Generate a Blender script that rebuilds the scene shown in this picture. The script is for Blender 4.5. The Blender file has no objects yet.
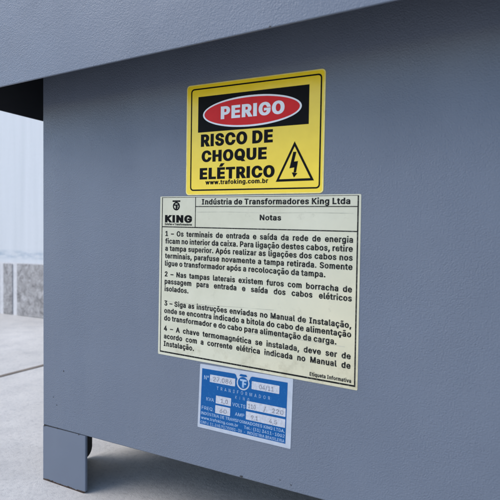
import bpy, bmesh, math, random
from mathutils import Vector, Matrix
from mathutils.geometry import delaunay_2d_cdt
random.seed(7)
S = bpy.context.scene
COL = S.collection
R = math.radians

# ------------------------------------------------------------------ camera
TH, PI_, RO = 0.50166, 0.02047, 0.00764
CAM = Vector((0.5733, -0.46172, 0.33))
fwd = Vector((-math.sin(TH)*math.cos(PI_), math.cos(TH)*math.cos(PI_), -math.sin(PI_)))
rt = Vector((math.cos(TH), math.sin(TH), 0))
up = rt.cross(fwd)
r2 = rt*math.cos(RO) + up*math.sin(RO)
u2 = -rt*math.sin(RO) + up*math.cos(RO)
cam = bpy.data.cameras.new('camera')
co = bpy.data.objects.new('camera', cam)
COL.objects.link(co)
M = Matrix((r2, u2, -fwd)).transposed().to_4x4()
M.translation = CAM
co.matrix_world = M
cam.sensor_width = 36.0
cam.lens = 502.03/500*36.0
cam.clip_start = 0.01
cam.clip_end = 500
cam.dof.use_dof = True
cam.dof.focus_distance = 0.60
cam.dof.aperture_fstop = 12
S.camera = co

# ------------------------------------------------------------------ light
SUN_EL, SUN_AZ = R(47), R(231)       # azimuth: direction the light comes from, clockwise from +Y
w = bpy.data.worlds.new('World')
S.world = w
w.use_nodes = True
nt = w.node_tree
bg = nt.nodes['Background']
sky = nt.nodes.new('ShaderNodeTexSky')
sky.sky_type = 'NISHITA'
sky.sun_disc = False
sky.sun_elevation = SUN_EL
sky.sun_rotation = SUN_AZ
sky.dust_density = 1.0
sky.ozone_density = 2.6
sky.air_density = 1.0
nt.links.new(sky.outputs[0], bg.inputs[0])
bg.inputs[1].default_value = 0.14
sl = bpy.data.lights.new('sun', 'SUN')
sl.energy = 0.95
sl.angle = R(42)
sl.color = (1.0, 0.96, 0.9)
so = bpy.data.objects.new('sun', sl)
COL.objects.link(so)
d = Vector((math.sin(SUN_AZ)*math.cos(SUN_EL), math.cos(SUN_AZ)*math.cos(SUN_EL), math.sin(SUN_EL)))
so.rotation_euler = (-d).to_track_quat('-Z', 'Y').to_euler()
so.location = d*5
S.view_settings.view_transform = 'Standard'
S.view_settings.look = 'None'
S.view_settings.gamma = 1
S.view_settings.exposure = 0.95

# ------------------------------------------------------------------ helpers
def link(name, mesh, mat=None, parent=None):
    o = bpy.data.objects.new(name, mesh)
    COL.objects.link(o)
    if mat is not None: mesh.materials.append(mat)
    if parent is not None: o.parent = parent
    return o
def from_bm(name, bm, mat, parent=None, smooth=False):
    me = bpy.data.meshes.new(name)
    bm.normal_update()
    bm.to_mesh(me); bm.free()
    if smooth:
        for p in me.polygons: p.use_smooth = True
    return link(name, me, mat, parent)
def empty(name, loc, label, cat):
    o = bpy.data.objects.new(name, None)
    COL.objects.link(o); o.location = loc
    o.empty_display_size = .05
    o['label'] = label; o['category'] = cat
    return o
def add_box(bm, a, b):
    vs = [bm.verts.new((x, y, z)) for z in (a[2], b[2]) for y in (a[1], b[1]) for x in (a[0], b[0])]
    for f in ((0,2,3,1),(4,5,7,6),(0,1,5,4),(2,6,7,3),(0,4,6,2),(1,3,7,5)):
        bm.faces.new([vs[i] for i in f])
    return vs
def bevel(bm, w_, seg=2, edges=None):
    bmesh.ops.bevel(bm, geom=edges or list(bm.edges), offset=w_, segments=seg, profile=.5, affect='EDGES')
def add_prism_y(bm, pts, y0, y1):
    """closed outline in x,z extruded from y0 (front) to y1 (back)"""
    f = [bm.verts.new((x, y0, z)) for x, z in pts]
    k = [bm.verts.new((x, y1, z)) for x, z in pts]
    n = len(pts)
    bm.faces.new(f); bm.faces.new(k[::-1])
    for i in range(n): bm.faces.new((f[i], k[i], k[(i+1) % n], f[(i+1) % n]))
    bmesh.ops.recalc_face_normals(bm, faces=bm.faces)

# ------------------------------------------------------------------ materials
class NT:
    def __init__(s, name):
        s.m = bpy.data.materials.new(name); s.m.use_nodes = True
        s.t = s.m.node_tree; s.b = s.t.nodes['Principled BSDF']
    def n(s, kind, **kw):
        x = s.t.nodes.new(kind)
        for k, v in kw.items():
            if k in x.inputs.keys() if isinstance(k, str) else False: x.inputs[k].default_value = v
            else: setattr(x, k, v)
        return x
    def l(s, a, b): s.t.links.new(a, b)
    def coord(s): return s.n('ShaderNodeTexCoord').outputs['Object']
    def noise(s, scale, detail=3, rough=.5, vec=None, dist=0):
        x = s.n('ShaderNodeTexNoise')
        x.inputs['Scale'].default_value = scale; x.inputs['Detail'].default_value = detail
        x.inputs['Roughness'].default_value = rough; x.inputs['Distortion'].default_value = dist
        s.l(vec or s.coord(), x.inputs['Vector'])
        return x.outputs['Fac']
    def ramp(s, fac, stops):
        x = s.n('ShaderNodeValToRGB')
        e = x.color_ramp.elements
        while len(e) < len(stops): e.new(.5)
        for el, (p, c) in zip(e, stops):
            el.position = p; el.color = c if len(c) == 4 else (*c, 1)
        s.l(fac, x.inputs[0])
        return x.outputs[0]
    def mix(s, fac, a, b, mode='MIX'):
        x = s.n('ShaderNodeMix', data_type='RGBA', blend_type=mode)
        for sock, v in ((x.inputs[0], fac), (x.inputs[6], a), (x.inputs[7], b)):
            if hasattr(v, 'is_linked'): s.l(v, sock)
            else: sock.default_value = v if not isinstance(v, tuple) else ((*v, 1) if len(v) == 3 else v)
        return x.outputs[2]
    def math(s, op, a, b=0.0):
        x = s.n('ShaderNodeMath', operation=op)
        for sock, v in ((x.inputs[0], a), (x.inputs[1], b)):
            if hasattr(v, 'is_linked'): s.l(v, sock)
            else: sock.default_value = v
        return x.outputs[0]
    def sep(s, vec=None):
        x = s.n('ShaderNodeSeparateXYZ'); s.l(vec or s.coord(), x.inputs[0]); return x.outputs
    def bump(s, h, dist, strength=1.0):
        x = s.n('ShaderNodeBump'); x.inputs['Strength'].default_value = strength
        x.inputs['Distance'].default_value = dist; s.l(h, x.inputs['Height'])
        s.l(x.outputs[0], s.b.inputs['Normal']); return x
    def base(s, c):
        if hasattr(c, 'is_linked'): s.l(c, s.b.inputs['Base Color'])
        else: s.b.inputs['Base Color'].default_value = (*c, 1)
    def set(s, rough=.5, spec=.5, metal=0):
        s.b.inputs['Roughness'].default_value = rough
        s.b.inputs['Specular IOR Level'].default_value = spec
        s.b.inputs['Metallic'].default_value = metal
    def range(s, v, a, b):
        x = s.n('ShaderNodeMapRange'); x.inputs[1].default_value = a; x.inputs[2].default_value = b
        s.l(v, x.inputs[0]); return x.outputs[0]

def mat_paint(name, chips=False, depth=.0009, base=(.150, .172, .214)):
    t = NT(name)
    c2 = tuple(x*.9 for x in base)
    col = t.ramp(t.noise(7, 4, .6), [(.3, c2), (.7, base)])
    mp = t.n('ShaderNodeMapping'); mp.inputs['Scale'].default_value = (9, 9, 2.2); t.l(t.coord(), mp.inputs[0])
    dr = t.ramp(t.noise(1, 6, .65, vec=mp.outputs[0], dist=.5), [(.42, (0, 0, 0)), (.72, (1, 1, 1))])
    col = t.mix(t.math('MULTIPLY', dr, .22), col, (.20, .215, .245))
    # faint dusty scuffs
    du = t.ramp(t.noise(38, 6, .7), [(.60, (0, 0, 0)), (.85, (1, 1, 1))])
    col = t.mix(t.math('MULTIPLY', du, .10), col, (.26, .27, .30))
    if chips:
        z = t.sep()[2]
        n = t.noise(170, 4, .65)
        edge = t.math('SUBTRACT', t.math('MULTIPLY', n, .0050), z)       # worn lower rim
        f = t.range(edge, .0000, .0006)
        rust = t.ramp(t.noise(420, 3), [(.35, (.015, .012, .012)), (.6, (.07, .04, .025))])
        col = t.mix(f, col, rust)
    t.base(col)
    a = t.noise(720, 3, .55); b = t.noise(330, 2, .5)
    h = t.math('ADD', a, t.math('MULTIPLY', b, .45))
    h = t.math('MULTIPLY', h, t.ramp(t.noise(9, 3), [(.35, (.45, .45, .45)), (.65, (1, 1, 1))]))
    t.bump(h, depth)
    t.set(.44, .26)
    t.l(t.range(t.noise(16, 5, .65), -.2, 1.9), t.b.inputs['Roughness'])
    return t.m
def mat_plain(name, c, rough=.45, spec=.5, metal=0, var=.06, scale=60, bump=0, bscale=200):
    t = NT(name)
    lo = tuple(max(0, x*(1-var)) for x in c); hi = tuple(min(1, x*(1+var)) for x in c)
    t.base(t.ramp(t.noise(scale, 4, .6), [(.3, lo), (.7, hi)]))
    t.set(rough, spec, metal)
    if bump: t.bump(t.noise(bscale, 2), bump)
    return t.m

PAINT = mat_paint('grey_blue_powder_coat')
PAINT_BODY = mat_paint('grey_blue_powder_coat_fine', depth=.00085)
PAINT_FOOT = mat_paint('foot_powder_coat', chips=True, depth=.00012)
SHADE_DARK = mat_plain('shade_dark_steel', (.02, .021, .024), .7)  # near black: shade inside and under the cabinet put into the colour
CHIP_SHADOW = mat_plain('bare_chip_gap_shadow', (.03, .027, .026), .7)  # bare chips, also the painted shade in the foot gap

def mat_yellow():
    t = NT('yellow_vinyl')
    col = t.ramp(t.noise(45, 5, .6), [(.3, (.83, .575, .012)), (.7, (.90, .635, .018))])
    t.base(col); t.set(.22, .5); t.bump(t.noise(35, 2), .0012, .35); return t.m
def mat_paper():
    t = NT('aged_label_vinyl')
    u = t.sep()
    n = t.noise(14, 5, .65)
    col = t.ramp(n, [(.3, (.54, .515, .375)), (.7, (.65, .62, .47))])
    # yellowing that grows from lower right corner of the sheet, where glue has aged
    g = t.math('ADD', t.math('MULTIPLY', u[0], 2.4), t.math('MULTIPLY', u[2], -2.4))
    g = t.math('ADD', g, t.math('MULTIPLY', n, .55))
    col = t.mix(t.math('MULTIPLY', t.range(g, .45, 1.25), .75), col, (.68, .56, .30))
    st = t.ramp(t.noise(75, 6, .75), [(.57, (0, 0, 0)), (.74, (1, 1, 1))])
    col = t.mix(t.math('MULTIPLY', st, .38), col, (.36, .33, .23))
    gz = t.math('MULTIPLY', t.range(u[2], .235, .196), t.range(t.noise(52, 5, .7), .50, .70))
    col = t.mix(t.math('MULTIPLY', gz, .5), col, (.30, .25, .15))
    t.base(col); t.set(.36, .35); t.bump(t.noise(28, 2), .0012, .4); return t.m
YELLOW = mat_yellow(); PAPER = mat_paper()
def mat_ink(name, c, wear=0.0, rough=.35, wc=(.5, .5, .45), scale=900, spec=.15):
    t = NT(name)
    if wear:
        f = t.ramp(t.noise(scale, 3, .6), [(.62-wear, (0, 0, 0)), (.62, (1, 1, 1))])
        t.base(t.mix(t.math('MULTIPLY', f, .55), c, wc))
    else: t.base(t.ramp(t.noise(80, 4), [(.3, c), (.7, tuple(x*1.1+.002 for x in c))]))
    t.set(rough, spec); return t.m
BLACK = mat_ink('black_ink', (.004, .004, .0045), rough=.45, spec=.06)
TEXTINK = mat_ink('worn_black_ink', (.007, .007, .008), spec=.08, wear=.05, wc=(.2, .2, .17))
RED = mat_ink('red_ink', (.62, .010, .010), rough=.25)
WHITE = mat_ink('white_ink', (.78, .78, .78), rough=.3)
CREASE = mat_plain('crease_in_label', (.44, .42, .32), .4, .4, 0, .35, 60)
GLINT_RIM = mat_plain('pale_edge_glint', (.80, .66, .20), .18, .5, 0, .2, 70)  # edge glints of the sticker put into a pale colour
SILVER = mat_plain('silver_vinyl', (.44, .47, .52), .38, .5, 0.0, .08, 90)
FIELD = mat_plain('silver_field', (.47, .48, .52), .45, .5, 0.0, .16, 420)
BLUE = mat_ink('blue_ink', (.006, .088, .27), rough=.32, wear=.03, wc=(.02, .12, .30), scale=420)
PALEINK = mat_ink('pale_lettering', (.36, .47, .60), wear=.16, wc=(.03, .13, .36), scale=1000)
TYPED = mat_ink('faded_typed_ink', (.17, .17, .20), wear=.22, wc=(.47, .47, .5), scale=800)

GA, GB, GC = (.50, .47, .43), (.61, .575, .525), (.68, .64, .585)
def mat_ground():
    t = NT('pale_concrete')
    big = t.noise(2.6, 5, .55, dist=.4)
    mid = t.noise(19, 6, .62)
    fine = t.noise(140, 5, .7)
    grit = t.noise(620, 3, .7)
    col = t.ramp(big, [(.32, GA), (.55, GB), (.72, GC)])
    col = t.mix(.55, col, t.ramp(mid, [(.36, (.80, .81, .83)), (.56, (1, 1, 1))]), 'MULTIPLY')
    col = t.mix(.5, col, t.ramp(fine, [(.32, (.60, .61, .64)), (.50, (1, 1, 1))]), 'MULTIPLY')
    # sparse dark scuffs and grit
    sc = t.ramp(t.noise(34, 8, .8, dist=1.2), [(.66, (0, 0, 0)), (.74, (1, 1, 1))])
    col = t.mix(t.math('MULTIPLY', sc, .45), col, (.16, .16, .165))
    gr = t.ramp(grit, [(.27, (.5, .5, .5)), (.36, (1, 1, 1))])
    col = t.mix(.4, col, gr, 'MULTIPLY')
    t.base(col)
    t.bump(t.math('ADD', t.math('MULTIPLY', mid, .8), t.math('ADD', t.math('MULTIPLY', fine, .55), t.math('MULTIPLY', grit, .25))), .0016, .8)
    t.set(.72, .35); return t.m
def mat_wall():
    t = NT('white_painted_render')
    c = t.coord()
    mp = t.n('ShaderNodeMapping'); mp.inputs['Scale'].default_value = (22, 22, 1.2); t.l(c, mp.inputs[0])
    st = t.noise(1, 5, .6, vec=mp.outputs[0])
    col = t.ramp(st, [(.3, (.53, .54, .545)), (.65, (.59, .595, .60))])
    z = t.sep(c)[2]
    mp2 = t.n('ShaderNodeMapping'); mp2.inputs['Scale'].default_value = (14, 14, 70); t.l(c, mp2.inputs[0])
    n = t.noise(1, 6, .7, vec=mp2.outputs[0])
    band = t.math('SUBTRACT', 1.0, t.math('MULTIPLY', t.math('ABSOLUTE', t.math('SUBTRACT', z, .258)), 42.0))
    f = t.math('MULTIPLY', t.range(band, 0, .8), t.range(n, .40, .62))
    col = t.mix(t.math('MULTIPLY', f, .8), col, (.30, .36, .42))
    t.base(col); t.bump(t.noise(60, 5, .6), .002, .5); t.set(.6, .4); return t.m
def mat_stone():
    t = NT('stained_grey_stone')
    a = t.noise(34, 7, .72, dist=.9); b = t.noise(120, 5, .7)
    col = t.ramp(a, [(.32, (.15, .14, .14)), (.47, (.34, .32, .305)), (.62, (.48, .455, .44)), (.78, (.64, .62, .60))])
    col = t.mix(.5, col, t.ramp(b, [(.35, (.55, .55, .57)), (.6, (1, 1, 1))]), 'MULTIPLY')
    t.base(col); t.bump(a, .004, .8); t.set(.75, .3); return t.m
GROUND = mat_ground(); WALL = mat_wall(); STONE = mat_stone()
JOINT = mat_plain('brown_joint_filler', (.21, .17, .135), .8, .3, 0, .2, 40, .001)
MORTAR = mat_plain('pale_mortar', (.60, .58, .57), .8, .3, 0, .1, 60, .002, 80)

# ------------------------------------------------------------------ setting
bm = bmesh.new()
vs = [bm.verts.new(p) for p in ((-60, -60, 0), (60, -60, 0), (60, 60, 0), (-60, 60, 0))]
bm.faces.new(vs)
ground = from_bm('ground', bm, GROUND); ground['kind'] = 'structure'
bm = bmesh.new()
vs = [bm.verts.new(p) for p in ((-.5165, -8, .0012), (-.504, -8, .0012), (-.511, .928, .0012), (-.5245, .928, .0012))]
bm.faces.new(vs)
js = from_bm('joint_strip', bm, JOINT); js['kind'] = 'structure'

GW = .9315
wall = empty('boundary_wall', (0, GW, 0), 'white painted wall with a stained grey stone base behind the cabinet', 'wall')
def wpart(name, bm, m):
    o = from_bm(name, bm, m, wall); return o
bm = bmesh.new(); add_box(bm, (-6, .012, 0), (4.5, .20, 2.5)); wpart('render_coat', bm, WALL)
bm = bmesh.new(); add_box(bm, (-6, .004, .0), (4.5, .0115, .2245)); wpart('mortar_bed', bm, MORTAR)
xs = [-1.60, -1.4365, -1.3485]
slabs = [(-1.565, -1.4445), (-1.413, -1.352), (-1.322, -1.085)]
x = -1.065
for i in range(18):
    wd = random.choice((.21, .16, .26)); slabs.append((x, x+wd)); x += wd+.024
x = -1.59
for i in range(12):
    wd = random.choice((.21, .10, .26)); slabs.append((x-wd, x)); x -= wd+.024
for i, (a, b) in enumerate(slabs):
    bm = bmesh.new()
    add_box(bm, (a, -.0005+random.uniform(-.001, .001), 0.0015), (b, .0035, .2225+random.uniform(-.004, .004)))
    bevel(bm, .0012, 1)
    wpart('base_slab', bm, STONE)

# ------------------------------------------------------------------ cabinet
HF, OV, HL = .07557, .0795, .5091
WID, DEP = 1.02, .72
cab = empty('transformer_cabinet', (0, 0, 0),
            'blue grey powder coated steel transformer cabinet on short feet with overhanging lid and three stickers', 'electrical cabinet')
# body: sheet steel, lower rim folded inward
bm = bmesh.new()
add_box(bm, (0, 0, HF), (WID, DEP, HL+.15))
bevel(bm, .0012, 2)
body = from_bm('body', bm, PAINT_BODY, cab, True)
# lid: shallow hollow tray, skirt hanging past the body
bm = bmesh.new()
o0, o1 = (-OV, -OV), (WID+OV, DEP+OV)
HT = HL+.17
T = .0022
def loop4(i, z): return [bm.verts.new((x, y, z)) for x, y in ((o0[0]+i, o0[1]+i), (o1[0]-i, o0[1]+i), (o1[0]-i, o1[1]-i), (o0[0]+i, o1[1]-i))]
ob, ot, ib, it = loop4(0, HL), loop4(0, HT), loop4(T, HL), loop4(T, HT-T)
bm.faces.new(ot); bm.faces.new(it[::-1])
for i in range(4):
    j = (i+1) % 4
    bm.faces.new((ob[i], ob[j], ot[j], ot[i])); bm.faces.new((ib[j], ib[i], it[i], it[j])); bm.faces.new((ib[i], ib[j], ob[j], ob[i]))
bmesh.ops.recalc_face_normals(bm, faces=bm.faces)
sharp = [e for e in bm.edges if (all(v in ob for v in e.verts) or all(v in ib for v in e.verts) or all(v in ot for v in e.verts) or {e.verts[0] in ob, e.verts[1] in ob} == {True, False} and any(v in ot for v in e.verts))]
bevel(bm, .0007, 2, sharp)
lid = from_bm('lid', bm, PAINT, cab, True)
lid.data.materials.append(SHADE_DARK)
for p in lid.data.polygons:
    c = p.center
    if o0[0]+T*.9 < c.x < o1[0]-T*.9 and o0[1]+T*.9 < c.y < o1[1]-T*.9 and c.z < HT-T*.5: p.material_index = 1  # lid interior painted dark as shade
body.data.materials.append(SHADE_DARK)
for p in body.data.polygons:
    if p.normal.z < -.9: p.material_index = 1  # underside painted dark to deepen the shade below the body
for o in (body, lid):
    for p in o.data.polygons: p.use_smooth = p.area < .004
    md = o.modifiers.new('wn', 'WEIGHTED_NORMAL'); md.keep_sharp = True

def bp(px, py, y=0.0):
    dd = r2*((px-250)/502.031) - u2*((py-250)/502.031) + fwd
    return CAM + dd*((y-CAM.y)/dd.y)
# feet: bent plate, front leaf and side leaf with a rounded lower corner
FT = .0032
FW = bp(86.6, 470, FT*.6).x
ry = r2*((92.2-250)/502.031) - u2*((447-250)/502.031) + fwd       # sight line past the rear rim of the side leaf
SD = CAM.y + ry.y*(FT-CAM.x)/ry.x
def foot_mesh():
    bm = bmesh.new()
    # front leaf: upper edge leaves a thin wedge shaped gap below the body
    add_prism_y(bm, [(.0003, 0), (FW-.003, 0.0), (FW, .003), (FW, HF-.0003), (FW*.84, HF-.0004), (.022, HF-.0008), (.0003, HF-.0012)], -.0002, FT)
    bevel(bm, .0011, 3, [e for e in bm.edges if e.verts[0].co.x > FW-.0035 and e.verts[1].co.x > FW-.0035 and abs(e.verts[0].co.y-e.verts[1].co.y) < 1e-6 and e.verts[0].co.y < 0])
    return bm
def side_leaf():
    bm = bmesh.new()
    pts = [(FT+.0003, .002), (.045, .002)]
    for k in range(9):
        a = -90 + k*11.25
        pts.append((SD-.013+.013*math.cos(R(a)), .017+.015*math.sin(R(a))))
    pts += [(SD, HF-.0006), (FT+.0003, HF-.0006)]
    v0 = [bm.verts.new((0.0, y, z)) for y, z in pts]; v1 = [bm.verts.new((FT, y, z)) for y, z in pts]
    n = len(pts); bm.faces.new(v0); bm.faces.new(v1[::-1])
    for i in range(n): bm.faces.new((v0[i], v1[i], v1[(i+1) % n], v0[(i+1) % n]))
    bmesh.ops.recalc_face_normals(bm, faces=bm.faces)
    return bm
foot = from_bm('foot', foot_mesh(), PAINT_FOOT, cab)
leaf = from_bm('side_leaf', side_leaf(), SHADE_DARK, foot)  # leaf painted in the dark shade colour
foot['label'] = 'steel foot with chipped rusty lower edge'
def copy_foot(loc, sx, sy):
    c = foot.copy(); COL.objects.link(c); c.parent = cab; c.location = loc; c.scale = (sx, sy, 1)
    if 'label' in c: del c['label']
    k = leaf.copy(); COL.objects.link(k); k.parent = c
copy_foot((WID, 0, 0), -1, 1); copy_foot((0, DEP, 0), 1, -1); copy_foot((WID, DEP, 0), -1, -1)
# added dark strip, painted shade for the gap over the front foot
bm = bmesh.new(); add_box(bm, (.0006, .0006, HF-.0022), (FW*.86, FT-.0002, HF-.0001)); from_bm('gap_shadow_strip', bm, CHIP_SHADOW, foot).name = 'seam_shadow_strip'

def chip(x, z, rx, rz, y=-.0004):
    bm = bmesh.new(); n = 9
    vs = []
    for k in range(n):
        a = 2*math.pi*k/n; q = random.uniform(.6, 1.15)
        vs.append(bm.verts.new((x+rx*q*math.cos(a), y, z+rz*q*math.sin(a))))
    bm.faces.new(vs)
    bmesh.ops.recalc_face_normals(bm, faces=bm.faces)
    for f in bm.faces:
        if f.normal.y > 0: f.normal_flip()
    from_bm('paint_chip', bm, CHIP_SHADOW, body)
def bp(px, py, y=0.0):
    dd = r2*((px-250)/502.031) - u2*((py-250)/502.031) + fwd
    return CAM + dd*((y-CAM.y)/dd.y)
CH = [(63.6, 371, .0009, .0011), (53.5, 397, .0007, .0008), (56.6, 405, .0010, .0007), (44.6, 425.6, .0016, .0010),
      (57, 428.3, .0022, .0008), (78.8, 434.6, .0014, .0009), (241.6, 476.4, .0022, .0012), (280, 480, .0007, .0006), (291, 485, .0009, .0006)]
for px, py, a, b in CH:
    P = bp(px, py, -.0002); chip(P.x, P.z, a, b)
P = bp(270, 26.5, -OV)
chip(P.x, P.z, .0012, .0007, -OV-.0001)

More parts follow.
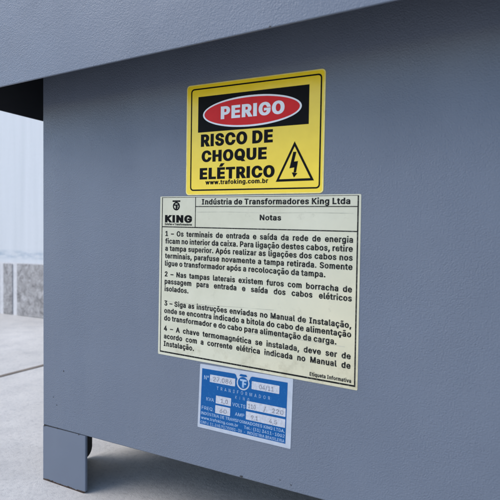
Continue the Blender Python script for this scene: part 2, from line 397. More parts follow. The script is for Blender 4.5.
# ------------------------------------------------------------------ lettering
# plain sans serif letter outlines (advance | contours), thousandths of an em
OUTLINES = {
' ': '188|',
'(': '273|89,207 92,264 101,324 114,384 132,441 153,494 177,539 236,539 212,485 191,428 174,370 161,313 154,258 151,207 154,161 160,115 172,67 188,16 209,-38 236,-96 177,-96 139,-21 111,55 95,131',
')': '273|37,-96 64,-37 86,18 102,69 113,116 120,162 122,207 119,258 112,313 99,370 82,428 62,485 37,539 97,539 121,494 142,441 159,384 173,323 181,264 184,207 178,130 161,53 134,-22 97,-96',
',': '188|38,-119 68,71 137,71 84,-119',
'-': '453|337,244 337,188 114,188 114,244',
'.': '188|95,-4 78,-1 63,9 53,24 50,41 53,59 63,73 78,83 95,87 113,83 128,73 138,59 141,41 138,24 128,9 113,-1',
'/': '249|235,533 71,-76 14,-76 178,533',
'0': '453|227,-7 174,1 130,24 95,62 69,113 53,178 48,254 53,330 69,395 95,447 130,484 174,508 227,516 279,508 323,484 358,447 384,395 400,330 405,254 400,178 384,113 359,62 323,24 279,1|227,50 261,56 290,74 313,103 330,144 340,194 344,254 340,314 330,365 313,405 290,435 261,453 227,460 192,453 163,435 140,405 123,365 113,314 109,254 113,194 123,144 140,103 163,74 192,56',
'1': '453|76,0 76,55 391,55 391,0|276,509 276,0 212,0 212,448 209,448 86,358 86,427 198,509',
'2': '453|64,0 64,47 234,229 282,282 299,305 311,327 318,348 320,371 317,397 308,419 293,436 273,449 250,457 224,460 196,457 172,447 153,433 139,413 130,390 127,362 66,362 71,405 86,442 111,473 143,496 182,511 225,516 268,511 306,497 337,474 361,445 376,411 381,372 378,345 371,318 357,290 336,259 267,180 153,60 153,57 389,57 389,0',
'3': '453|218,-7 173,-3 133,10 98,30 70,57 52,91 44,132 109,132 115,107 126,87 144,71 165,59 191,52 219,50 248,53 275,61 297,74 315,93 325,116 329,145 326,172 316,196 299,217 275,234 242,244 201,248 157,248 157,299 288,448 288,452 70,452 70,509 372,509 372,461 211,278 211,289 264,288 308,276 344,253 371,222 387,186 393,145 387,103 370,66 344,36 309,12 266,-2',
'4': '453|40,105 40,158 247,509 311,509 109,166 109,163 413,163 413,105|282,0 282,121 282,146 282,318 343,318 343,0',
'5': '453|221,-7 178,-2 140,11 108,32 83,60 66,93 60,130 122,130 127,108 138,89 154,73 173,60 196,52 221,50 250,53 276,64 298,82 314,104 324,131 328,162 324,193 314,221 297,244 275,262 248,273 218,277 192,275 167,268 145,258 128,246 67,253 96,509 366,509 366,452 151,452 134,301 136,301 155,315 178,325 203,331 229,334 263,330 294,321 321,306 345,285 364,260 379,231 388,199 391,163 385,117 369,76 343,41 309,15 268,-1',
'6': '453|226,-7 182,-1 142,15 109,40 84,74 69,115 64,162 68,199 80,239 102,285 137,340 252,509 322,509 151,261 145,261 154,275 165,288 179,299 196,307 214,312 235,314 278,309 316,295 346,271 370,240 384,201 389,157 384,112 368,73 343,39 310,14 271,-2|226,48 254,52 279,63 299,79 314,101 324,128 327,157 324,187 314,213 299,235 279,251 254,262 226,265 198,262 174,252 153,235 138,214 128,188 125,158 128,128 138,102 153,79 174,63 198,52',
'7': '453|97,0 323,448 323,452 62,452 62,509 391,509 391,449 165,0',
'8': '453|226,-7 178,-2 136,11 101,33 74,62 57,96 52,135 55,166 65,195 81,220 101,241 125,256 153,265 153,267 119,282 93,308 76,342 70,380 75,417 90,450 114,477 146,498 184,511 226,516 269,511 306,498 337,477 361,450 377,417 382,380 376,342 359,308 333,282 300,267 300,265 327,256 351,241 372,220 387,195 397,166 401,135 395,96 378,62 352,33 317,11 275,-2|226,49 258,52 285,60 307,74 323,91 333,113 337,139 333,165 322,189 305,208 283,223 256,232 226,235 196,232 169,223 147,208 130,189 119,165 115,139 119,113 129,91 145,74 167,60 195,52|226,290 252,292 274,300 293,313 307,330 316,351 319,376 316,399 308,420 294,437 275,449 252,457 226,460 200,457 177,449 159,437 145,420 136,399 133,376 136,351 145,330 159,313 178,300 201,292',
'9': '453|226,516 271,510 310,494 343,468 368,434 384,393 389,347 385,309 373,270 350,224 315,168 200,0 130,0 301,248 307,248 299,234 287,221 273,210 257,202 238,196 218,195 175,199 137,214 106,237 83,269 68,307 64,352 69,397 85,436 110,469 143,494 182,510|226,460 199,457 174,446 154,429 138,407 129,381 125,352 129,322 138,295 154,274 174,257 199,247 226,243 254,247 279,257 299,273 314,295 324,321 327,350 324,381 314,407 299,429 279,446 254,457',
':': '188|95,-4 78,-1 63,9 53,24 50,41 53,59 63,73 78,83 95,87 113,83 128,73 138,59 141,41 138,24 128,9 113,-1|95,271 78,274 63,284 53,299 50,316 53,334 63,349 78,359 95,362 113,359 128,349 138,334 141,316 138,299 128,284 113,274',
'A': '480|16,0 201,509 276,509 463,0 395,0 287,302 264,372 232,478 245,478 213,371 191,302 85,0|110,142 110,199 370,199 370,142',
'B': '456|60,0 60,509 241,509 289,504 329,491 359,469 381,442 394,410 398,374 395,344 387,320 373,301 356,286 336,275 315,267 315,262 339,257 363,245 385,227 402,203 414,173 418,136 413,100 400,67 377,39 344,18 301,4 247,0|125,57 245,57 296,63 330,80 349,105 355,137 352,161 342,184 327,203 306,218 279,228 248,231 125,231|125,285 238,285 265,288 288,296 308,309 323,326 333,348 336,372 330,403 313,429 283,446 240,452 125,452',
'C': '510|267,-7 205,1 150,25 104,63 70,115 48,179 40,254 48,329 70,393 104,445 150,484 205,508 267,516 305,513 340,504 373,490 402,471 427,447 448,418 463,385 473,348 408,348 401,373 389,395 375,413 357,428 337,440 315,449 292,454 267,456 223,450 184,432 150,403 125,364 109,314 103,254 109,194 125,145 151,105 184,76 223,59 267,53 292,55 315,60 337,69 357,81 375,96 389,114 401,136 408,160 473,160 463,124 448,91 428,62 402,38 373,19 341,5 305,-4',
'D': '502|219,0 96,0 96,57 215,57 272,63 318,81 354,110 379,149 394,198 399,255 394,312 379,361 354,399 320,428 275,446 221,452 93,452 93,509 225,509 294,501 353,478 399,441 433,391 455,329 462,255 455,181 433,119 398,68 351,31 291,8|125,509 125,0 60,0 60,509',
'E': '419|60,0 60,509 372,509 372,452 125,452 125,286 355,286 355,229 125,229 125,57 375,57 375,0',
'F': '410|60,0 60,509 369,509 369,452 125,452 125,278 346,278 346,221 125,221 125,0',
'G': '520|269,-7 205,1 149,25 104,64 69,116 47,179 40,254 47,329 69,393 103,445 149,484 203,508 265,516 304,513 340,504 374,489 403,469 429,445 449,416 465,384 474,349 408,349 399,372 387,393 373,411 356,427 337,439 315,448 291,454 265,456 222,450 183,432 150,404 125,364 109,314 103,254 109,194 125,145 151,105 184,76 224,59 269,53 309,57 345,71 374,93 396,123 410,160 415,202 434,199 283,199 283,256 478,256 478,200 471,141 451,91 419,50 377,19 326,0',
'H': '517|60,0 60,509 125,509 125,289 392,289 392,509 457,509 457,0 392,0 392,232 125,232 125,0',
'I': '300|31,0 31,57 118,57 118,452 31,452 31,509 269,509 269,452 183,452 183,57 269,57 269,0',
'J': '396|185,-7 124,3 75,33 44,81 33,145 33,173 98,173 98,145 104,104 122,74 149,56 185,50 220,56 248,74 266,104 272,145 272,509 336,509 336,145 326,81 294,33 246,3',
'K': '467|104,145 104,216 139,261 174,303 212,344 364,509 448,509 231,276 228,276|60,0 60,509 125,509 125,334 124,225 125,193 125,0|372,0 188,259 228,309 449,0',
'L': '393|60,0 60,509 125,509 125,57 361,57 361,0',
'M': '628|60,0 60,509 152,509 277,187 287,159 299,123 311,84 322,49 307,49 318,83 330,121 342,158 352,187 476,509 568,509 568,0 504,0 504,291 504,327 505,369 506,413 507,457 513,457 498,409 482,363 467,322 456,291 342,0 286,0 170,291 159,321 145,361 129,408 112,457 119,457 120,416 121,372 122,328 122,291 122,0',
'N': '523|60,0 60,509 136,509 343,183 363,151 388,107 414,55 405,54 401,108 399,157 399,195 399,509 463,509 463,0 387,0 202,290 177,331 148,381 108,452 119,454 122,384 124,328 125,291 125,0',
'O': '533|267,-7 205,1 150,25 105,63 70,115 48,179 40,254 48,329 70,393 105,445 150,484 205,508 267,516 329,508 384,484 429,445 464,393 486,329 493,254 486,179 464,115 429,63 384,25 329,1|267,53 310,59 349,76 383,105 408,144 425,194 430,254 425,314 408,365 383,404 349,433 310,450 267,456 223,450 184,433 151,404 125,364 109,314 103,254 109,194 125,144 151,105 184,76 223,59',
'P': '445|60,0 60,509 235,509 289,503 332,487 366,462 390,430 404,391 409,348 404,304 390,265 366,233 332,207 289,191 235,186 109,186 109,242 233,242 269,246 297,256 318,272 333,294 342,319 344,348 342,376 333,402 318,423 297,439 268,449 232,452 125,452 125,0',
'Q': '533|245,159 313,159 369,85 384,65 468,-48 401,-48 346,27 331,46|267,-7 205,1 150,25 105,63 70,115 48,179 40,254 48,329 70,393 105,445 150,484 205,508 267,516 329,508 384,484 429,445 464,393 486,329 493,254 486,179 464,115 429,63 384,25 329,1|267,53 310,59 349,76 383,105 408,144 425,194 430,254 425,314 408,365 383,404 349,433 310,450 267,456 223,450 184,433 151,404 125,364 109,314 103,254 109,194 125,144 151,105 184,76 223,59',
'R': '449|60,0 60,509 236,509 290,504 333,489 367,465 390,433 405,395 409,352 405,309 390,271 367,240 333,217 289,203 236,198 96,198 96,255 234,255 269,258 298,267 319,281 334,300 342,324 345,352 342,380 334,405 319,425 298,440 269,449 233,452 125,452 125,0|353,0 230,229 303,229 428,0',
'S': '447|224,-9 172,-4 128,9 91,31 64,60 46,96 38,137 104,137 110,110 123,88 142,71 166,59 194,52 224,49 257,52 286,60 311,74 329,92 341,114 346,139 342,161 332,179 316,193 296,205 245,222 184,239 128,260 86,289 60,326 52,372 58,413 75,448 102,476 138,498 180,511 227,516 275,511 316,498 351,476 377,449 394,415 401,378 337,378 326,412 302,437 267,453 225,459 194,456 167,448 145,435 129,418 118,398 115,376 119,352 131,334 148,319 169,308 212,293 264,279 312,264 336,252 359,238 379,220 395,198 405,171 408,139 403,99 386,64 360,34 323,11 278,-4',
'T': '449|32,452 32,509 417,509 417,452 257,452 257,0 193,0 193,452',
'U': '517|259,-8 203,-2 154,15 114,43 85,80 66,124 60,173 60,509 124,509 124,178 128,144 141,113 160,87 187,68 220,56 259,52 298,56 331,68 357,87 377,113 389,144 393,178 393,509 457,509 457,173 451,124 433,80 403,43 363,15 315,-2',
'V': '480|204,0 16,509 84,509 192,206 215,137 248,31 235,31 267,138 290,206 395,509 463,509 278,0',
'a': '389|160,-9 126,-5 94,5 68,22 48,45 35,73 30,108 34,138 43,161 58,179 78,193 100,203 125,211 178,220 234,227 252,230 265,235 273,243 276,255 276,257 273,279 267,297 256,311 240,322 220,329 196,331 171,329 149,322 132,313 118,301 107,288 100,274 41,291 57,322 79,346 104,364 133,375 163,382 194,384 239,379 263,372 286,360 306,343 322,320 333,290 337,251 337,0 277,0 277,52 272,52 252,25 236,12 215,1 190,-6|170,45 202,49 228,59 248,74 263,93 272,115 276,138 276,190 259,182 231,176 200,171 175,168 134,159 117,150 103,139 95,124 92,105 94,87 102,72 114,61 130,52 149,47',
'b': '424|229,-8 198,-5 172,4 153,17 138,31 118,59 112,59 112,0 53,0 53,509 114,509 114,319 118,319 137,346 152,360 171,373 197,381 229,384 274,378 313,361 345,332 370,293 385,245 390,189 385,133 370,84 346,45 313,16 274,-2|220,47 253,51 279,66 301,88 316,117 325,151 328,189 325,227 316,261 301,290 280,311 253,325 220,330 188,325 161,312 140,291 125,263 116,229 113,189 116,150 125,115 140,86 162,65 188,51',
'c': '396|207,-8 159,-2 117,16 82,46 56,85 40,133 34,187 40,243 56,291 82,330 117,360 159,378 207,384 234,383 260,377 284,368 305,356 324,341 340,322 353,301 362,277 303,262 290,289 270,311 242,325 207,330 173,325 145,310 124,287 108,258 99,224 96,187 99,151 108,117 124,89 145,66 173,51 207,46 243,52 271,66 292,89 304,117 363,102 354,78 341,56 325,37 306,21 285,9 261,-1 235,-6',
'd': '424|195,-8 151,-2 111,16 79,45 55,84 39,133 34,189 39,245 55,293 79,332 112,361 151,378 196,384 228,381 253,373 272,360 287,346 306,319 311,319 311,509 372,509 372,0 313,0 313,59 307,59 287,31 272,17 252,4 227,-5|205,47 236,51 263,65 284,86 299,115 309,150 312,189 309,229 300,263 284,291 263,312 237,325 205,330 172,325 145,311 124,290 108,261 99,227 96,189 99,151 109,117 124,88 145,66 172,51',
'e': '404|212,-8 161,-2 117,16 82,46 56,85 40,132 34,187 39,242 55,290 81,329 115,359 157,378 205,384 236,382 266,374 294,361 319,341 341,315 357,282 368,242 371,194 371,169 75,169 75,221 338,221 310,202 307,237 298,269 283,294 263,314 237,326 205,330 173,326 146,313 125,294 109,270 99,241 96,211 96,178 100,139 110,106 128,80 151,61 179,50 212,46 234,48 254,53 271,61 285,73 297,88 306,105 365,91 353,63 335,39 311,19 283,4 249,-5',
'f': '254|228,379 228,327 6,327 6,379|81,0 81,432 84,461 96,486 113,505 135,519 161,527 187,530 222,527 243,521 227,468 215,472 195,474 171,470 154,460 145,443 142,419 142,0',
'g': '425|207,-151 168,-148 134,-140 105,-127 82,-110 64,-91 51,-69 101,-41 122,-66 136,-78 154,-88 178,-95 207,-97 249,-92 282,-75 304,-47 311,-6 311,68 306,68 287,41 272,28 252,16 227,8 195,5 152,10 113,27 80,53 55,90 39,136 34,191 39,246 55,293 80,332 112,361 152,378 196,384 228,382 253,373 273,360 288,346 308,319 313,319 313,379 372,379 372,-9 367,-54 350,-90 324,-117 291,-136 251,-147|205,59 237,63 264,75 285,95 300,121 309,154 312,193 309,231 300,264 285,291 264,312 237,325 205,330 172,325 145,312 124,290 109,262 99,229 96,193 99,155 109,123 124,96 145,76 172,63',
'h': '410|114,227 114,0 53,0 53,509 114,509 114,287 102,287 124,332 152,362 187,379 227,384 264,380 295,369 321,349 341,321 353,285 357,240 357,0 296,0 296,235 290,275 273,304 246,323 210,329 184,326 161,317 141,303 126,283 117,257',
'i': '167|53,0 53,379 114,379 114,0|84,443 67,446 54,455 44,468 41,483 44,499 54,512 67,521 84,524 100,521 114,512 123,499 126,483 123,468 114,455 100,446',
'k': '381|110,137 110,212 121,212 284,379 360,379 184,199 177,199|53,0 53,509 114,509 114,0|294,0 148,186 191,229 372,0',
'l': '189|139,-2 101,3 74,20 58,47 53,84 53,509 114,509 114,99 115,77 120,62 130,54 146,52 160,53 170,54 181,3 162,-1',
'm': '610|53,0 53,379 112,379 112,295 108,295 118,323 132,346 151,363 172,376 195,384 219,386 257,380 287,361 309,331 321,295 312,295 322,321 337,343 357,361 381,375 407,383 437,386 468,383 497,372 522,354 541,328 553,296 557,255 557,0 496,0 496,254 490,289 473,313 447,326 419,330 395,328 374,320 358,307 345,290 338,270 335,247 335,0 274,0 274,260 269,288 253,311 229,326 199,330 178,328 158,320 140,307 126,289 117,266 114,238 114,0',
'n': '410|114,227 114,0 53,0 53,379 112,379 112,287 102,287 124,332 152,362 187,379 227,384 264,380 295,369 321,349 341,321 353,285 357,240 357,0 296,0 296,235 290,275 273,304 246,323 210,329 184,326 161,317 141,303 126,283 117,257',
'o': '415|207,-8 159,-2 117,16 82,46 56,85 40,133 34,187 40,243 56,291 82,330 117,360 159,378 207,384 256,378 299,360 333,330 359,291 376,243 381,187 376,133 359,85 333,46 299,16 256,-2|207,46 242,51 270,66 292,89 307,117 316,151 319,187 316,224 307,258 292,287 270,310 242,325 207,330 173,325 145,310 124,287 108,258 99,224 96,187 99,151 108,117 124,89 145,66 173,51',
'p': '424|53,-143 53,379 112,379 112,319 118,319 137,346 152,360 171,373 197,381 229,384 274,378 313,361 345,332 370,293 385,245 390,189 385,133 370,84 346,45 313,16 274,-2 229,-8 198,-5 173,4 153,17 138,31 118,59 114,59 114,-143|220,47 253,51 279,66 301,88 316,117 325,151 328,189 325,227 316,261 301,290 280,311 253,325 220,330 188,325 161,312 140,291 125,263 116,229 113,189 116,150 125,115 140,86 162,65 188,51',
'q': '424|372,-143 311,-143 311,59 306,59 287,31 272,17 252,4 227,-5 195,-8 151,-2 111,16 79,45 55,84 39,133 34,189 39,245 55,293 79,332 112,361 151,378 196,384 228,381 253,373 272,360 287,346 307,319 313,319 313,379 372,379|205,47 236,51 263,65 284,86 299,115 309,150 312,189 309,229 300,263 284,291 263,312 237,325 205,330 172,325 145,311 124,290 108,261 99,227 96,189 99,151 109,117 124,88 145,66 172,51',
'r': '259|53,0 53,379 112,379 112,321 115,321 130,347 152,367 181,380 213,385 229,384 243,384 243,322 230,324 207,326 182,323 159,315 140,301 126,284 117,262 114,237 114,0',
's': '365|182,-8 145,-5 112,3 84,18 62,38 45,63 36,94 94,107 105,79 124,60 150,49 181,45 217,50 244,62 262,81 268,103 265,121 254,136 237,147 212,155 149,170 104,186 72,208 53,237 47,274 51,305 65,332 87,354 115,370 149,381 187,384 223,381 254,372 279,358 299,339 314,316 324,290 268,277 258,298 243,316 219,328 187,333 156,329 131,317 114,299 109,277 112,258 124,243 144,232 172,223 229,209 275,194 306,171 325,142 331,107 326,75 312,47 290,24 260,6 223,-5',
't': '227|204,379 204,327 6,327 6,379|65,471 126,471 126,98 128,76 136,61 150,53 170,50 185,51 202,54 213,2 192,-3 168,-4 125,2 92,21 72,52 65,93',
'u': '410|182,-5 146,-1 115,11 89,31 69,59 57,95 53,139 53,379 114,379 114,144 119,105 137,75 164,56 200,50 226,53 249,62 268,77 283,97 293,122 296,153 296,379 357,379 357,0 298,0 298,92 307,92 286,47 257,17 222,0',
'v': '389|163,0 17,379 84,379 165,155 187,87 206,21 184,21 203,87 224,155 305,379 371,379 226,0',
'w': '567|138,0 23,379 87,379 133,214 154,137 175,41 165,41 186,135 206,214 252,379 316,379 362,214 382,136 402,41 391,41 413,135 434,214 480,379 545,379 429,0 368,0 319,172 305,225 291,280 277,338 291,338 277,280 263,225 248,172 199,0',
'x': '379|21,0 171,218 171,171 29,379 100,379 147,306 179,253 207,206 175,206 202,253 233,306 282,379 352,379 209,169 209,214 358,0 287,0 231,85 200,136 173,182 205,182 178,136 148,85 91,0',
'z': '380|42,0 42,46 254,320 254,323 48,323 48,379 333,379 333,331 126,60 126,56 339,56 339,0',
'°': '316|158,283 128,287 101,298 77,316 59,340 47,367 43,397 47,428 59,455 77,479 101,497 128,509 158,513 188,509 216,497 239,479 257,455 269,428 273,397 269,367 257,340 239,316 216,298 188,287|158,334 175,336 190,343 203,353 213,366 220,381 222,397 220,414 213,430 203,443 190,453 175,459 158,462 141,459 126,453 113,443 103,430 97,414 95,397 97,381 103,366 113,353 126,343 141,336',
'É': '419|60,0 60,509 372,509 372,452 125,452 125,286 355,286 355,229 125,229 125,57 375,57 375,0|191,558 239,659 307,659 241,558',
'Ú': '517|259,-8 203,-2 154,15 114,43 85,80 66,124 60,173 60,509 124,509 124,178 128,144 141,113 160,87 187,68 220,56 259,52 298,56 331,68 357,87 377,113 389,144 393,178 393,509 457,509 457,173 451,124 433,80 403,43 363,15 315,-2|232,558 280,659 348,659 282,558',
'ã': '389|160,-9 126,-5 94,5 68,22 48,45 35,73 30,108 34,138 43,161 58,179 78,193 100,203 125,211 178,220 234,227 252,230 265,235 273,243 276,255 276,257 273,279 267,297 256,311 240,322 220,329 196,331 171,329 149,322 132,313 118,301 107,288 100,274 41,291 57,322 79,346 104,364 133,375 163,382 194,384 239,379 263,372 286,360 306,343 322,320 333,290 337,251 337,0 277,0 277,52 272,52 252,25 236,12 215,1 190,-6|170,45 202,49 228,59 248,74 263,93 272,115 276,138 276,190 259,182 231,176 200,171 175,168 134,159 117,150 103,139 95,124 92,105 94,87 102,72 114,61 130,52 149,47|234,446 209,450 186,460 166,470 151,475 143,472 138,466 133,448 90,448 94,476 104,498 121,513 145,518 170,514 191,504 210,494 227,490 235,491 240,496 247,517 288,517 284,488 273,466 256,451',
'ç': '396|207,-8 159,-2 117,16 82,46 56,85 40,133 34,187 40,243 56,291 82,330 117,360 159,378 207,384 234,383 260,377 284,368 305,356 324,341 340,322 353,301 362,277 303,262 290,289 270,311 242,325 207,330 173,325 145,310 124,287 108,258 99,224 96,187 99,151 108,117 124,89 145,66 173,51 207,46 243,52 271,66 292,89 304,117 363,102 354,78 341,56 325,37 306,21 285,9 261,-1 235,-6|169,-143 169,-107 210,-107 226,-106 236,-102 241,-95 243,-84 241,-74 236,-67 226,-63 210,-62 182,-62 192,16 224,16 224,0 224,-29 253,-34 273,-44 285,-61 289,-85 284,-111 270,-129 245,-139 210,-143',
'é': '404|212,-8 161,-2 117,16 82,46 56,85 40,132 34,187 39,242 55,290 81,329 115,359 157,378 205,384 236,382 266,374 294,361 319,341 341,315 357,282 368,242 371,194 371,169 75,169 75,221 338,221 310,202 307,237 298,269 283,294 263,314 237,326 205,330 173,326 146,313 125,294 109,270 99,241 96,211 96,178 100,139 110,106 128,80 151,61 179,50 212,46 234,48 254,53 271,61 285,73 297,88 306,105 365,91 353,63 335,39 311,19 283,4 249,-5|177,429 225,529 293,529 227,429',
'í': '167|53,0 53,379 114,379 114,0|57,429 104,529 173,529 107,429',
'ó': '415|207,-8 159,-2 117,16 82,46 56,85 40,133 34,187 40,243 56,291 82,330 117,360 159,378 207,384 256,378 299,360 333,330 359,291 376,243 381,187 376,133 359,85 333,46 299,16 256,-2|207,46 242,51 270,66 292,89 307,117 316,151 319,187 316,224 307,258 292,287 270,310 242,325 207,330 173,325 145,310 124,287 108,258 99,224 96,187 99,151 108,117 124,89 145,66 173,51|181,429 228,529 297,529 231,429',
'õ': '415|207,-8 159,-2 117,16 82,46 56,85 40,133 34,187 40,243 56,291 82,330 117,360 159,378 207,384 256,378 299,360 333,330 359,291 376,243 381,187 376,133 359,85 333,46 299,16 256,-2|207,46 242,51 270,66 292,89 307,117 316,151 319,187 316,224 307,258 292,287 270,310 242,325 207,330 173,325 145,310 124,287 108,258 99,224 96,187 99,151 108,117 124,89 145,66 173,51|252,446 227,450 204,460 185,470 169,475 161,472 156,466 151,448 108,448 112,476 123,498 139,513 163,518 188,514 209,504 228,494 245,490 253,491 258,496 265,517 306,517 302,488 291,466 274,451',
'ú': '410|182,-5 146,-1 115,11 89,31 69,59 57,95 53,139 53,379 114,379 114,144 119,105 137,75 164,56 200,50 226,53 249,62 268,77 283,97 293,122 296,153 296,379 357,379 357,0 298,0 298,92 307,92 286,47 257,17 222,0|178,429 226,529 294,529 228,429',
'–': '350|350,244 350,188 0,188 0,244',
}

OUTLINES['I'] = '196|66,0 66,509 130,509 130,0'
class Glyphs:
    K = 1.375/1000
    cache = {}
    def get(s, ch, bold, serif=False):
        k = (ch, bold, serif)
        if k in s.cache: return s.cache[k]
        adv, *cont = OUTLINES[ch].split('|')
        adv = int(adv)*s.K
        if ch == ' ': s.cache[k] = (adv, [], [], 0, 0); return s.cache[k]
        loops = []
        for t in cont:
            L = [Vector(tuple(int(q)*s.K for q in p.split(','))) for p in t.split()]
            if ch in 'iíãõéúóÉÚ' and min(q.y for q in L) > 395*s.K:
                for q in L: q.y += bold*1.1          # keep dots and accents clear of the stem
            loops.append(L)
        area = lambda L: sum(L[i-1].x*L[i].y-L[i].x*L[i-1].y for i in range(len(L)))
        if area(max(loops, key=lambda L: abs(area(L)))) < 0: loops = [L[::-1] for L in loops]
        out = []
        for L in loops:                                 # grow every contour by the pen weight
            n = len(L); q = []
            for i in range(n):
                e0 = (L[i]-L[i-1]).normalized(); e1 = (L[(i+1) % n]-L[i]).normalized()
                n0 = Vector((e0.y, -e0.x)); n1 = Vector((e1.y, -e1.x))
                m = n0+n1
                m = m*(2/max(m.length_squared, .9)) if m.length > 1e-6 else n0
                q.append(L[i]+Vector((m.x*bold*1.25, m.y*bold*.75)))
            out.append(q)
        P = [p for L in out for p in L]; E = []; k0 = 0
        for L in out:
            E += [(k0+i, k0+(i+1) % len(L)) for i in range(len(L))]; k0 += len(L)
        v2, e2, f2, *_ = delaunay_2d_cdt(P, E, [], 0, 1e-6)
        def wind(c):
            t = 0
            for L in out:
                for i in range(len(L)):
                    a, b = L[i-1], L[i]
                    side = (b.x-a.x)*(c.y-a.y)-(c.x-a.x)*(b.y-a.y)
                    if a.y <= c.y < b.y and side > 0: t += 1
                    elif b.y <= c.y < a.y and side < 0: t -= 1
            return t
        v = [(p.x, p.y) for p in v2]
        f = [tuple(t) for t in f2 if wind(sum((v2[i] for i in t), Vector((0, 0)))/len(t)) > 0]
        used = sorted({i for t in f for i in t}); ix = {i: n for n, i in enumerate(used)}
        v = [v[i] for i in used]; f = [tuple(ix[i] for i in t) for t in f]
        if serif and ch == 'I':                        # wide-set capital I with bars
            cx = (min(p[0] for p in v)+max(p[0] for p in v))/2; hh = max(p[1] for p in v); lo = min(p[1] for p in v)
            for za, zb in ((lo, lo+.13), (hh-.13, hh)):
                for xa, xb in ((cx-.2, cx-.06), (cx+.06, cx+.2)):
                    n = len(v); v += [(xa, za), (xb, za), (xb, zb), (xa, zb)]; f.append((n, n+1, n+2, n+3))
            v = [(a+.1, b) for a, b in v]; adv += .2
        s.cache[k] = (adv, v, f, min(p[0] for p in v), max(p[0] for p in v))
        return s.cache[k]
    def done(s): pass
G = Glyphs()

class Sheet:
    """label stuck on the front panel: local u right, v down, in millimetres"""
    def __init__(s, corners_px, W, H):
        s.q = [bp(*p) for p in corners_px]; s.W, s.H = W, H
    def at(s, u, v, lift):
        a, b = u/s.W, v/s.H
        P = s.q[0]*(1-a)*(1-b) + s.q[1]*a*(1-b) + s.q[2]*a*b + s.q[3]*(1-a)*b
        return Vector((P.x, -lift, P.z))
    def poly(s, bm, pts, lift):
        f = bm.faces.new([bm.verts.new(s.at(u, v, lift)) for u, v in pts])
        f.normal_update()
        if f.normal.y > 0: f.normal_flip()
    def ring(s, bm, outer, inner, lift):
        n = len(outer)
        for i in range(n):
            s.poly(bm, [outer[i], outer[(i+1) % n], inner[(i+1) % n], inner[i]], lift)
    def rect(s, bm, u0, v0, u1, v1, lift): s.poly(bm, [(u0, v0), (u1, v0), (u1, v1), (u0, v1)], lift)
    def plate(s, outline, t0, t1):
        bm = bmesh.new()
        a = [bm.verts.new(s.at(u, v, t1)) for u, v in outline]; b = [bm.verts.new(s.at(u, v, t0)) for u, v in outline]
        n = len(a); bm.faces.new(a); bm.faces.new(b[::-1])
        for i in range(n): bm.faces.new((a[i], b[i], b[(i+1) % n], a[(i+1) % n]))
        bmesh.ops.recalc_face_normals(bm, faces=bm.faces)
        return bm
    def text(s, bm, txt, u0, u1, base, size, lift, bold=.03, track=0.0, justify=True, serif=False, squeeze=None, base1=None, hscale=None):
        """baseline from (u0, base) to (u1, base1); size = em in mm; words spread (or the line scaled) to end at u1"""
        x = 0.0; items = []
        sp = [0.0]
        for ch in txt:
            adv, v, f, a, b = G.get(ch, bold, serif)
            items.append((x, ch)); x += adv + track + (bold*1.9 if ch != ' ' else 0)
        # ink limits
        inks = [(xx+G.get(c, bold, serif)[3], xx+G.get(c, bold, serif)[4]) for xx, c in items if c != ' ']
        lo = min(a for a, b in inks); hi = max(b for a, b in inks)
        want = (u1-u0)/size if u1 is not None else hi-lo
        hs = 1.0 if hscale is None else hscale
        if u1 is not None and hscale is None and (squeeze or txt.count(' ') == 0): hs = want/(hi-lo)
        extra = 0.0
        if u1 is not None and not squeeze and txt.count(' '): extra = (want-(hi-lo)*hs)/txt.count(' ')
        k = 0; base1 = base if base1 is None else base1
        for xx, ch in items:
            if ch == ' ': k += 1; continue
            adv, v, f, a, b = G.get(ch, bold, serif)
            off = (xx-lo)*hs + k*extra
            vv = []
            for p in v:
                u = u0+(p[0]*hs+off)*size
                tt = 0 if not want else (u-u0)/(want*size)
                vv.append(bm.verts.new(s.at(u, base+(base1-base)*tt-p[1]*size, lift)))
            for ff in f:
                try:
                    F = bm.faces.new([vv[i] for i in ff]); F.normal_update()
                    if F.normal.y > 0: F.normal_flip()
                except ValueError: pass
def rrect(u0, v0, u1, v1, r, n=5):
    pts = []
    for cx, cy, a0 in ((u1-r, v0+r, -90), (u1-r, v1-r, 0), (u0+r, v1-r, 90), (u0+r, v0+r, 180)):
        for k in range(n+1):
            a = R(a0+90*k/n); pts.append((cx+r*math.cos(a), cy+r*math.sin(a)))
    return pts
def ell(cx, cy, rx, ry, n=72, pw=1.0):
    out = []
    for k in range(n):
        a = 2*math.pi*k/n
        c, q = math.cos(a), math.sin(a)
        out.append((cx+rx*c, cy+ry*math.copysign(abs(q)**pw, q)))
    return out
L0, L1, L2, L3, L4 = .00035, .00047, .00059, .00071, .00083

# -------------------------------------------------- danger sticker
D = Sheet([(187.3, 86.3), (326.1, 68.3), (323.4, 193.2), (186.0, 195.3)], 163.4, 120.5)
st = from_bm('danger_sticker', D.plate(rrect(0, 0, 163.4, 120.5, 4.0), 0.00002, L0), YELLOW, cab)
st['label'] = 'glossy yellow electric shock warning sticker with black border'
bm = bmesh.new(); D.ring(bm, rrect(5.8, 4.3, 159.9, 115.9, 4.0), rrect(7.3, 5.8, 158.4, 114.4, 2.8), L1); from_bm('border', bm, BLACK, st)
bm = bmesh.new(); D.ring(bm, rrect(.1, .1, 163.3, 120.4, 3.9), rrect(1.1, 1.0, 162.2, 119.4, 3.2), L0+.00005); from_bm('edge_glint_rim', bm, GLINT_RIM, st)  # pale ring painted as the glint along the sticker edge
bm = bmesh.new(); D.rect(bm, 15.6, 13.6, 146.8, 52.3, L1); from_bm('banner', bm, BLACK, st)
bm = bmesh.new(); D.poly(bm, ell(80.6, 33.8, 58.6, 16.2), L2); ov = from_bm('oval_rim', bm, WHITE, st)
bm = bmesh.new(); D.poly(bm, ell(80.6, 33.8, 56.6, 14.3), L3); from_bm('oval', bm, RED, st)
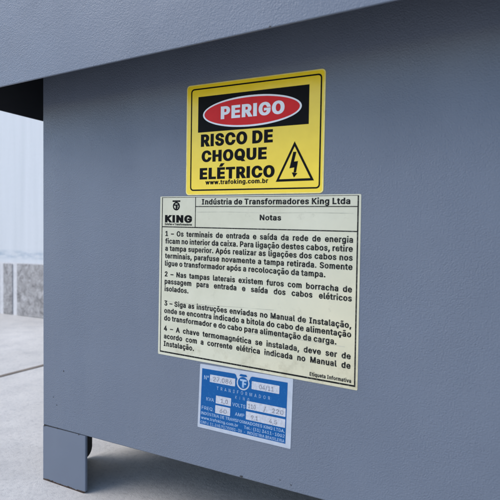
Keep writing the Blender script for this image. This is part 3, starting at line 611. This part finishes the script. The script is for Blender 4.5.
bm = bmesh.new(); D.text(bm, 'PERIGO', 45.2, 120.6, 39.2, 17.0, L4, bold=.06, squeeze=True); from_bm('headline', bm, WHITE, st)
bm = bmesh.new()
D.text(bm, 'RISCO DE', 19.6, 107.9, 67.2, 16.8, L1, bold=.064, squeeze=True)
D.text(bm, 'CHOQUE', 20.8, 101.2, 84.0, 15.6, L1, bold=.064, squeeze=True)
D.text(bm, 'ELÉTRICO', 18.6, 110.6, 102.8, 15.6, L1, bold=.064, squeeze=True)
D.text(bm, 'www.trafoking.com.br', 26.2, 103.4, 109.0, 6.2, L1, bold=.045, squeeze=True)
from_bm('lettering', bm, BLACK, st)
bm = bmesh.new(); D.ring(bm, [(132.2, 68.4), (153.6, 107.9), (112.0, 108.3)], [(132.3, 73.4), (149.6, 105.5), (115.8, 105.8)], L1); from_bm('triangle', bm, BLACK, st)
bm = bmesh.new()
D.poly(bm, [(130.9, 78.8), (134.3, 79.0), (131.9, 88.6), (127.0, 95.2)], L1)
D.poly(bm, [(131.9, 88.6), (136.2, 88.2), (134.3, 99.5), (131.6, 99.5), (132.3, 94.4), (127.0, 95.2)], L1)
D.poly(bm, [(129.6, 99.2), (135.9, 100.2), (132.1, 104.5)], L1)
from_bm('lightning_bolt', bm, BLACK, st)

# -------------------------------------------------- instruction notice
N = Sheet([(160.6, 196.6), (361.4, 194.0), (357.5, 390.5), (158.2, 353.6)], 239.0, 184.5)
no = from_bm('instruction_sticker', N.plate(rrect(0, 0, 239, 184.5, 1.0, 2), 0.00002, L0), PAPER, cab)
no['label'] = 'aged cream sheet of printed installation notes in a thin black frame'
bm = bmesh.new()
N.rect(bm, 2.7, 1.0, 3.7, 181.6, L1)
N.rect(bm, 235.6, 1.2, 236.9, 181.6, L1)
N.rect(bm, 3.7, 180.0, 235.6, 181.6, L1)
N.rect(bm, 3.7, 1.0, 235.6, 1.5, L1)
N.rect(bm, 3.7, 34.5, 235.6, 35.6, L1)
N.rect(bm, 49.6, 1.5, 50.5, 34.5, L1)
N.rect(bm, 50.5, 11.2, 235.6, 12.1, L1)
from_bm('ruled_frame', bm, TEXTINK, no)
def crease(pts, wd):
    bm = bmesh.new()
    for (u0, v0), (u1, v1) in zip(pts, pts[1:]):
        N.poly(bm, [(u0, v0), (u1, v1), (u1, v1+wd), (u0, v0+wd)], L0+.00004)
    from_bm('crease', bm, CREASE, no)
crease([(52, 17.6), (90, 17.2), (140, 18.0), (190, 17.4), (232, 17.8)], .55)
crease([(8, 121.6), (60, 120.8), (110, 118.6), (150, 117.4)], .5)
crease([(120, 145.2), (170, 144.0), (226, 144.8)], .45)
bm = bmesh.new()
# little emblem: ring with a crown bar and a T inside
N.ring(bm, ell(23.4, 11.2, 5.0, 4.9, 28), ell(23.4, 11.2, 3.3, 3.2, 28), L1)
N.rect(bm, 17.9, 4.6, 28.9, 6.3, L1)
N.rect(bm, 20.3, 9.2, 26.5, 10.6, L2); N.rect(bm, 22.5, 10.6, 24.5, 14.4, L2); N.rect(bm, 24.5, 11.6, 26.0, 12.7, L2)
from_bm('emblem', bm, BLACK, no)
bm = bmesh.new()
N.text(bm, 'KING', 7.3, 45.8, 29.4, 10.6, L1, bold=.072, squeeze=True)
N.text(bm, 'Estufas e Transformadores', 7.3, 45.6, 33.0, 3.2, L1, bold=.05, squeeze=True)
from_bm('logo_lettering', bm, BLACK, no)
bm = bmesh.new()
SZ = 7.9
N.text(bm, 'Indústria de Transformadores King Ltda', 58.5, 228.6, 9.2, 8.0, L1, bold=.045, serif=True, hscale=None, squeeze=True)
N.text(bm, 'Notas', 131.6, 156.4, 25.6, 7.6, L1, bold=.045, squeeze=True)
rows = [
 (43.0, '1 – Os terminais de entrada e saída da rede de energia', 1),
 (51.6, 'ficam no interior da caixa. Para ligação destes cabos, retire', 1),
 (60.0, 'a tampa superior. Após realizar as ligações dos cabos nos', 1),
 (68.7, 'terminais, parafuse novamente a tampa retirada. Somente', 1),
 (77.4, 'ligue o transformador após a recolocação da tampa.', 206.5),
 (89.9, '2 – Nas tampas laterais existem furos com borracha de', 1),
 (98.4, 'passagem para entrada e saída dos cabos elétricos', 1),
 (107.0, 'isolados.', 45),
 (123.8, '3 – Siga as instruções enviadas no Manual de Instalação,', 1),
 (132.5, 'onde se encontra indicado a bitola do cabo de alimentação', 1),
 (141.2, 'do transformador e do cabo para alimentação da carga.', 211),
 (153.3, '4 – A chave termomagnética se instalada, deve ser de', 1),
 (162.4, 'acordo com a corrente elétrica indicada no Manual de', 1),
 (171.2, 'Instalação.', 53)]
def natural(txt, bold, size, serif=True):
    x = 0
    for ch in txt: x += G.get(ch, bold, serif)[0] + (bold*1.9 if ch != ' ' else 0)
    return x*size
hs = min((231.5-8.4)/natural(t_, .043, SZ) for v_, t_, e_ in rows if e_ == 1)*1.01
for v_, t_, e_ in rows:
    last = 232.0 if e_ == 1 else None
    if last: N.text(bm, t_, 8.2, last, v_+2.6, SZ, L1, bold=.043, serif=True, hscale=hs)
    else: N.text(bm, t_, 8.2, None, v_+2.6, SZ, L1, bold=.043, serif=True, hscale=hs)
N.text(bm, 'Etiqueta Informativa', 190.5, 232.8, 178.3, 5.0, L1, bold=.045, serif=True, squeeze=True)
from_bm('lettering', bm, TEXTINK, no)

# -------------------------------------------------- rating plate
P_ = Sheet([(200.4, 363.6), (293.3, 378.9), (290.6, 449.0), (197.7, 426.6)], 113.1, 71.6)
ra = from_bm('rating_plate', P_.plate(rrect(0, 0, 113.1, 71.6, .8, 2), 0.00002, L0), SILVER, cab)
ra['label'] = 'small silver and blue rating plate with typed data fields'
bm = bmesh.new()
U0, U1, V0, V1 = 3.0, 107.3, 4.6, 67.4
CX, CY, RR = 55.6, 13.0, 8.4
# blue panel in strips around the notch over the emblem
notch = [(45.0, V0), (46.6, 5.6), (47.6, 8.0), (48.6, 9.6)]
left = [(U0, V0)] + notch
arc = []
for k in range(15):
    a = R(205 - k*(230/14)); arc.append((CX+RR*math.cos(a), CY-RR*math.sin(a)))
lower = []
for k in range(13):
    a = R(155 + k*230/12); lower.append((CX+7.9*math.cos(a), CY-7.9*math.sin(a)))
mirror = [(2*CX-u, v) for u, v in reversed(notch)]
P_.poly(bm, [(U0, V0)] + notch + lower[1:7] + [(CX, V1), (U0, V1)], L1)
P_.poly(bm, [(CX, V1), (CX, CY+7.9)] + lower[7:12] + mirror + [(U1, V0), (U1, V1)], L1)
from_bm('blue_panel', bm, BLUE, ra)
bm = bmesh.new()
P_.poly(bm, ell(CX, CY, 6.3, 6.3, 32), L1)
P_.poly(bm, [(50.6, 5.8), (52.2, 3.9), (59.0, 3.9), (60.6, 5.8), (58.6, 6.4), (52.6, 6.4)], L1)
em = from_bm('emblem', bm, BLUE, ra)
bm = bmesh.new()
P_.rect(bm, 52.0, 9.2, 60.0, 11.3, L2); P_.rect(bm, 54.6, 11.3, 57.0, 18.0, L2); P_.rect(bm, 57.0, 13.0, 59.4, 14.6, L2)
from_bm('emblem_lettering', bm, PALEINK, ra)
for (a, b, c, d_) in ((13.8, 10.0, 46.0, 18.4), (66.2, 9.3, 98.4, 17.8), (22.6, 32.0, 41.9, 40.7), (22.3, 42.7, 41.3, 51.6), (61.1, 31.2, 106.3, 40.0), (60.7, 42.4, 106.3, 51.2)):
    bm = bmesh.new(); P_.poly(bm, rrect(a, b, c, d_, .5, 2), L2); from_bm('blank_field', bm, FIELD, ra)
bm = bmesh.new()
def pt(t_, u0, u1, b, sz, bold=.012, **k): P_.text(bm, t_, u0, u1, b, sz, L2, bold=bold, squeeze=True, **k)
pt('N°', 6.2, 12.4, 16.4, 6.4)
pt('TRANSFORMADOR', 23.2, 88.2, 25.6, 5.0, .005, track=.62)
pt('KING', 47.0, 64.0, 31.4, 4.6, .005, track=.9)
pt('KVA', 10.2, 20.2, 39.6, 5.2); pt('FREQ.', 4.6, 20.4, 50.2, 5.2)
pt('VOLTS', 43.8, 59.6, 39.8, 5.2); pt('AMP', 47.4, 58.8, 49.6, 5.2)
pt('INDÚSTRIA DE TRANSFORMADORES KING LTDA.', 4.2, 106.2, 56.2, 4.5, .02)
pt('www.trafoking.com.br      Tel.: (31) 3411-1002', 4.2, 106.2, 61.4, 4.5, .02)
pt('CNPJ: 11.260.917/0001-30  -  INDÚSTRIA BRASILEIRA', 4.2, 106.2, 66.4, 4.3, .02)
from_bm('lettering', bm, PALEINK, ra)
def ty(t_, u0, u1, b, sz):
    bm = bmesh.new()
    P_.text(bm, t_, u0, u1, b, sz, L3, bold=.012, squeeze=True)
    from_bm('typed_figure', bm, TYPED, ra)
ty('27.086', 18, 42, 16.8, 7.0); ty('04/11', 75, 92, 16.2, 6.4)
ty('1,0', 29, 38, 39.0, 6.4); ty('60', 28, 37, 50.0, 6.4)
ty('110', 63, 72, 38.6, 6.6); ty('/', 81, 84, 38.6, 6.8); ty('220', 91, 104, 38.4, 6.6)
ty('9,1', 67, 75, 49.8, 6.0); ty('4,5', 88, 97, 49.6, 6.0)
G.done()
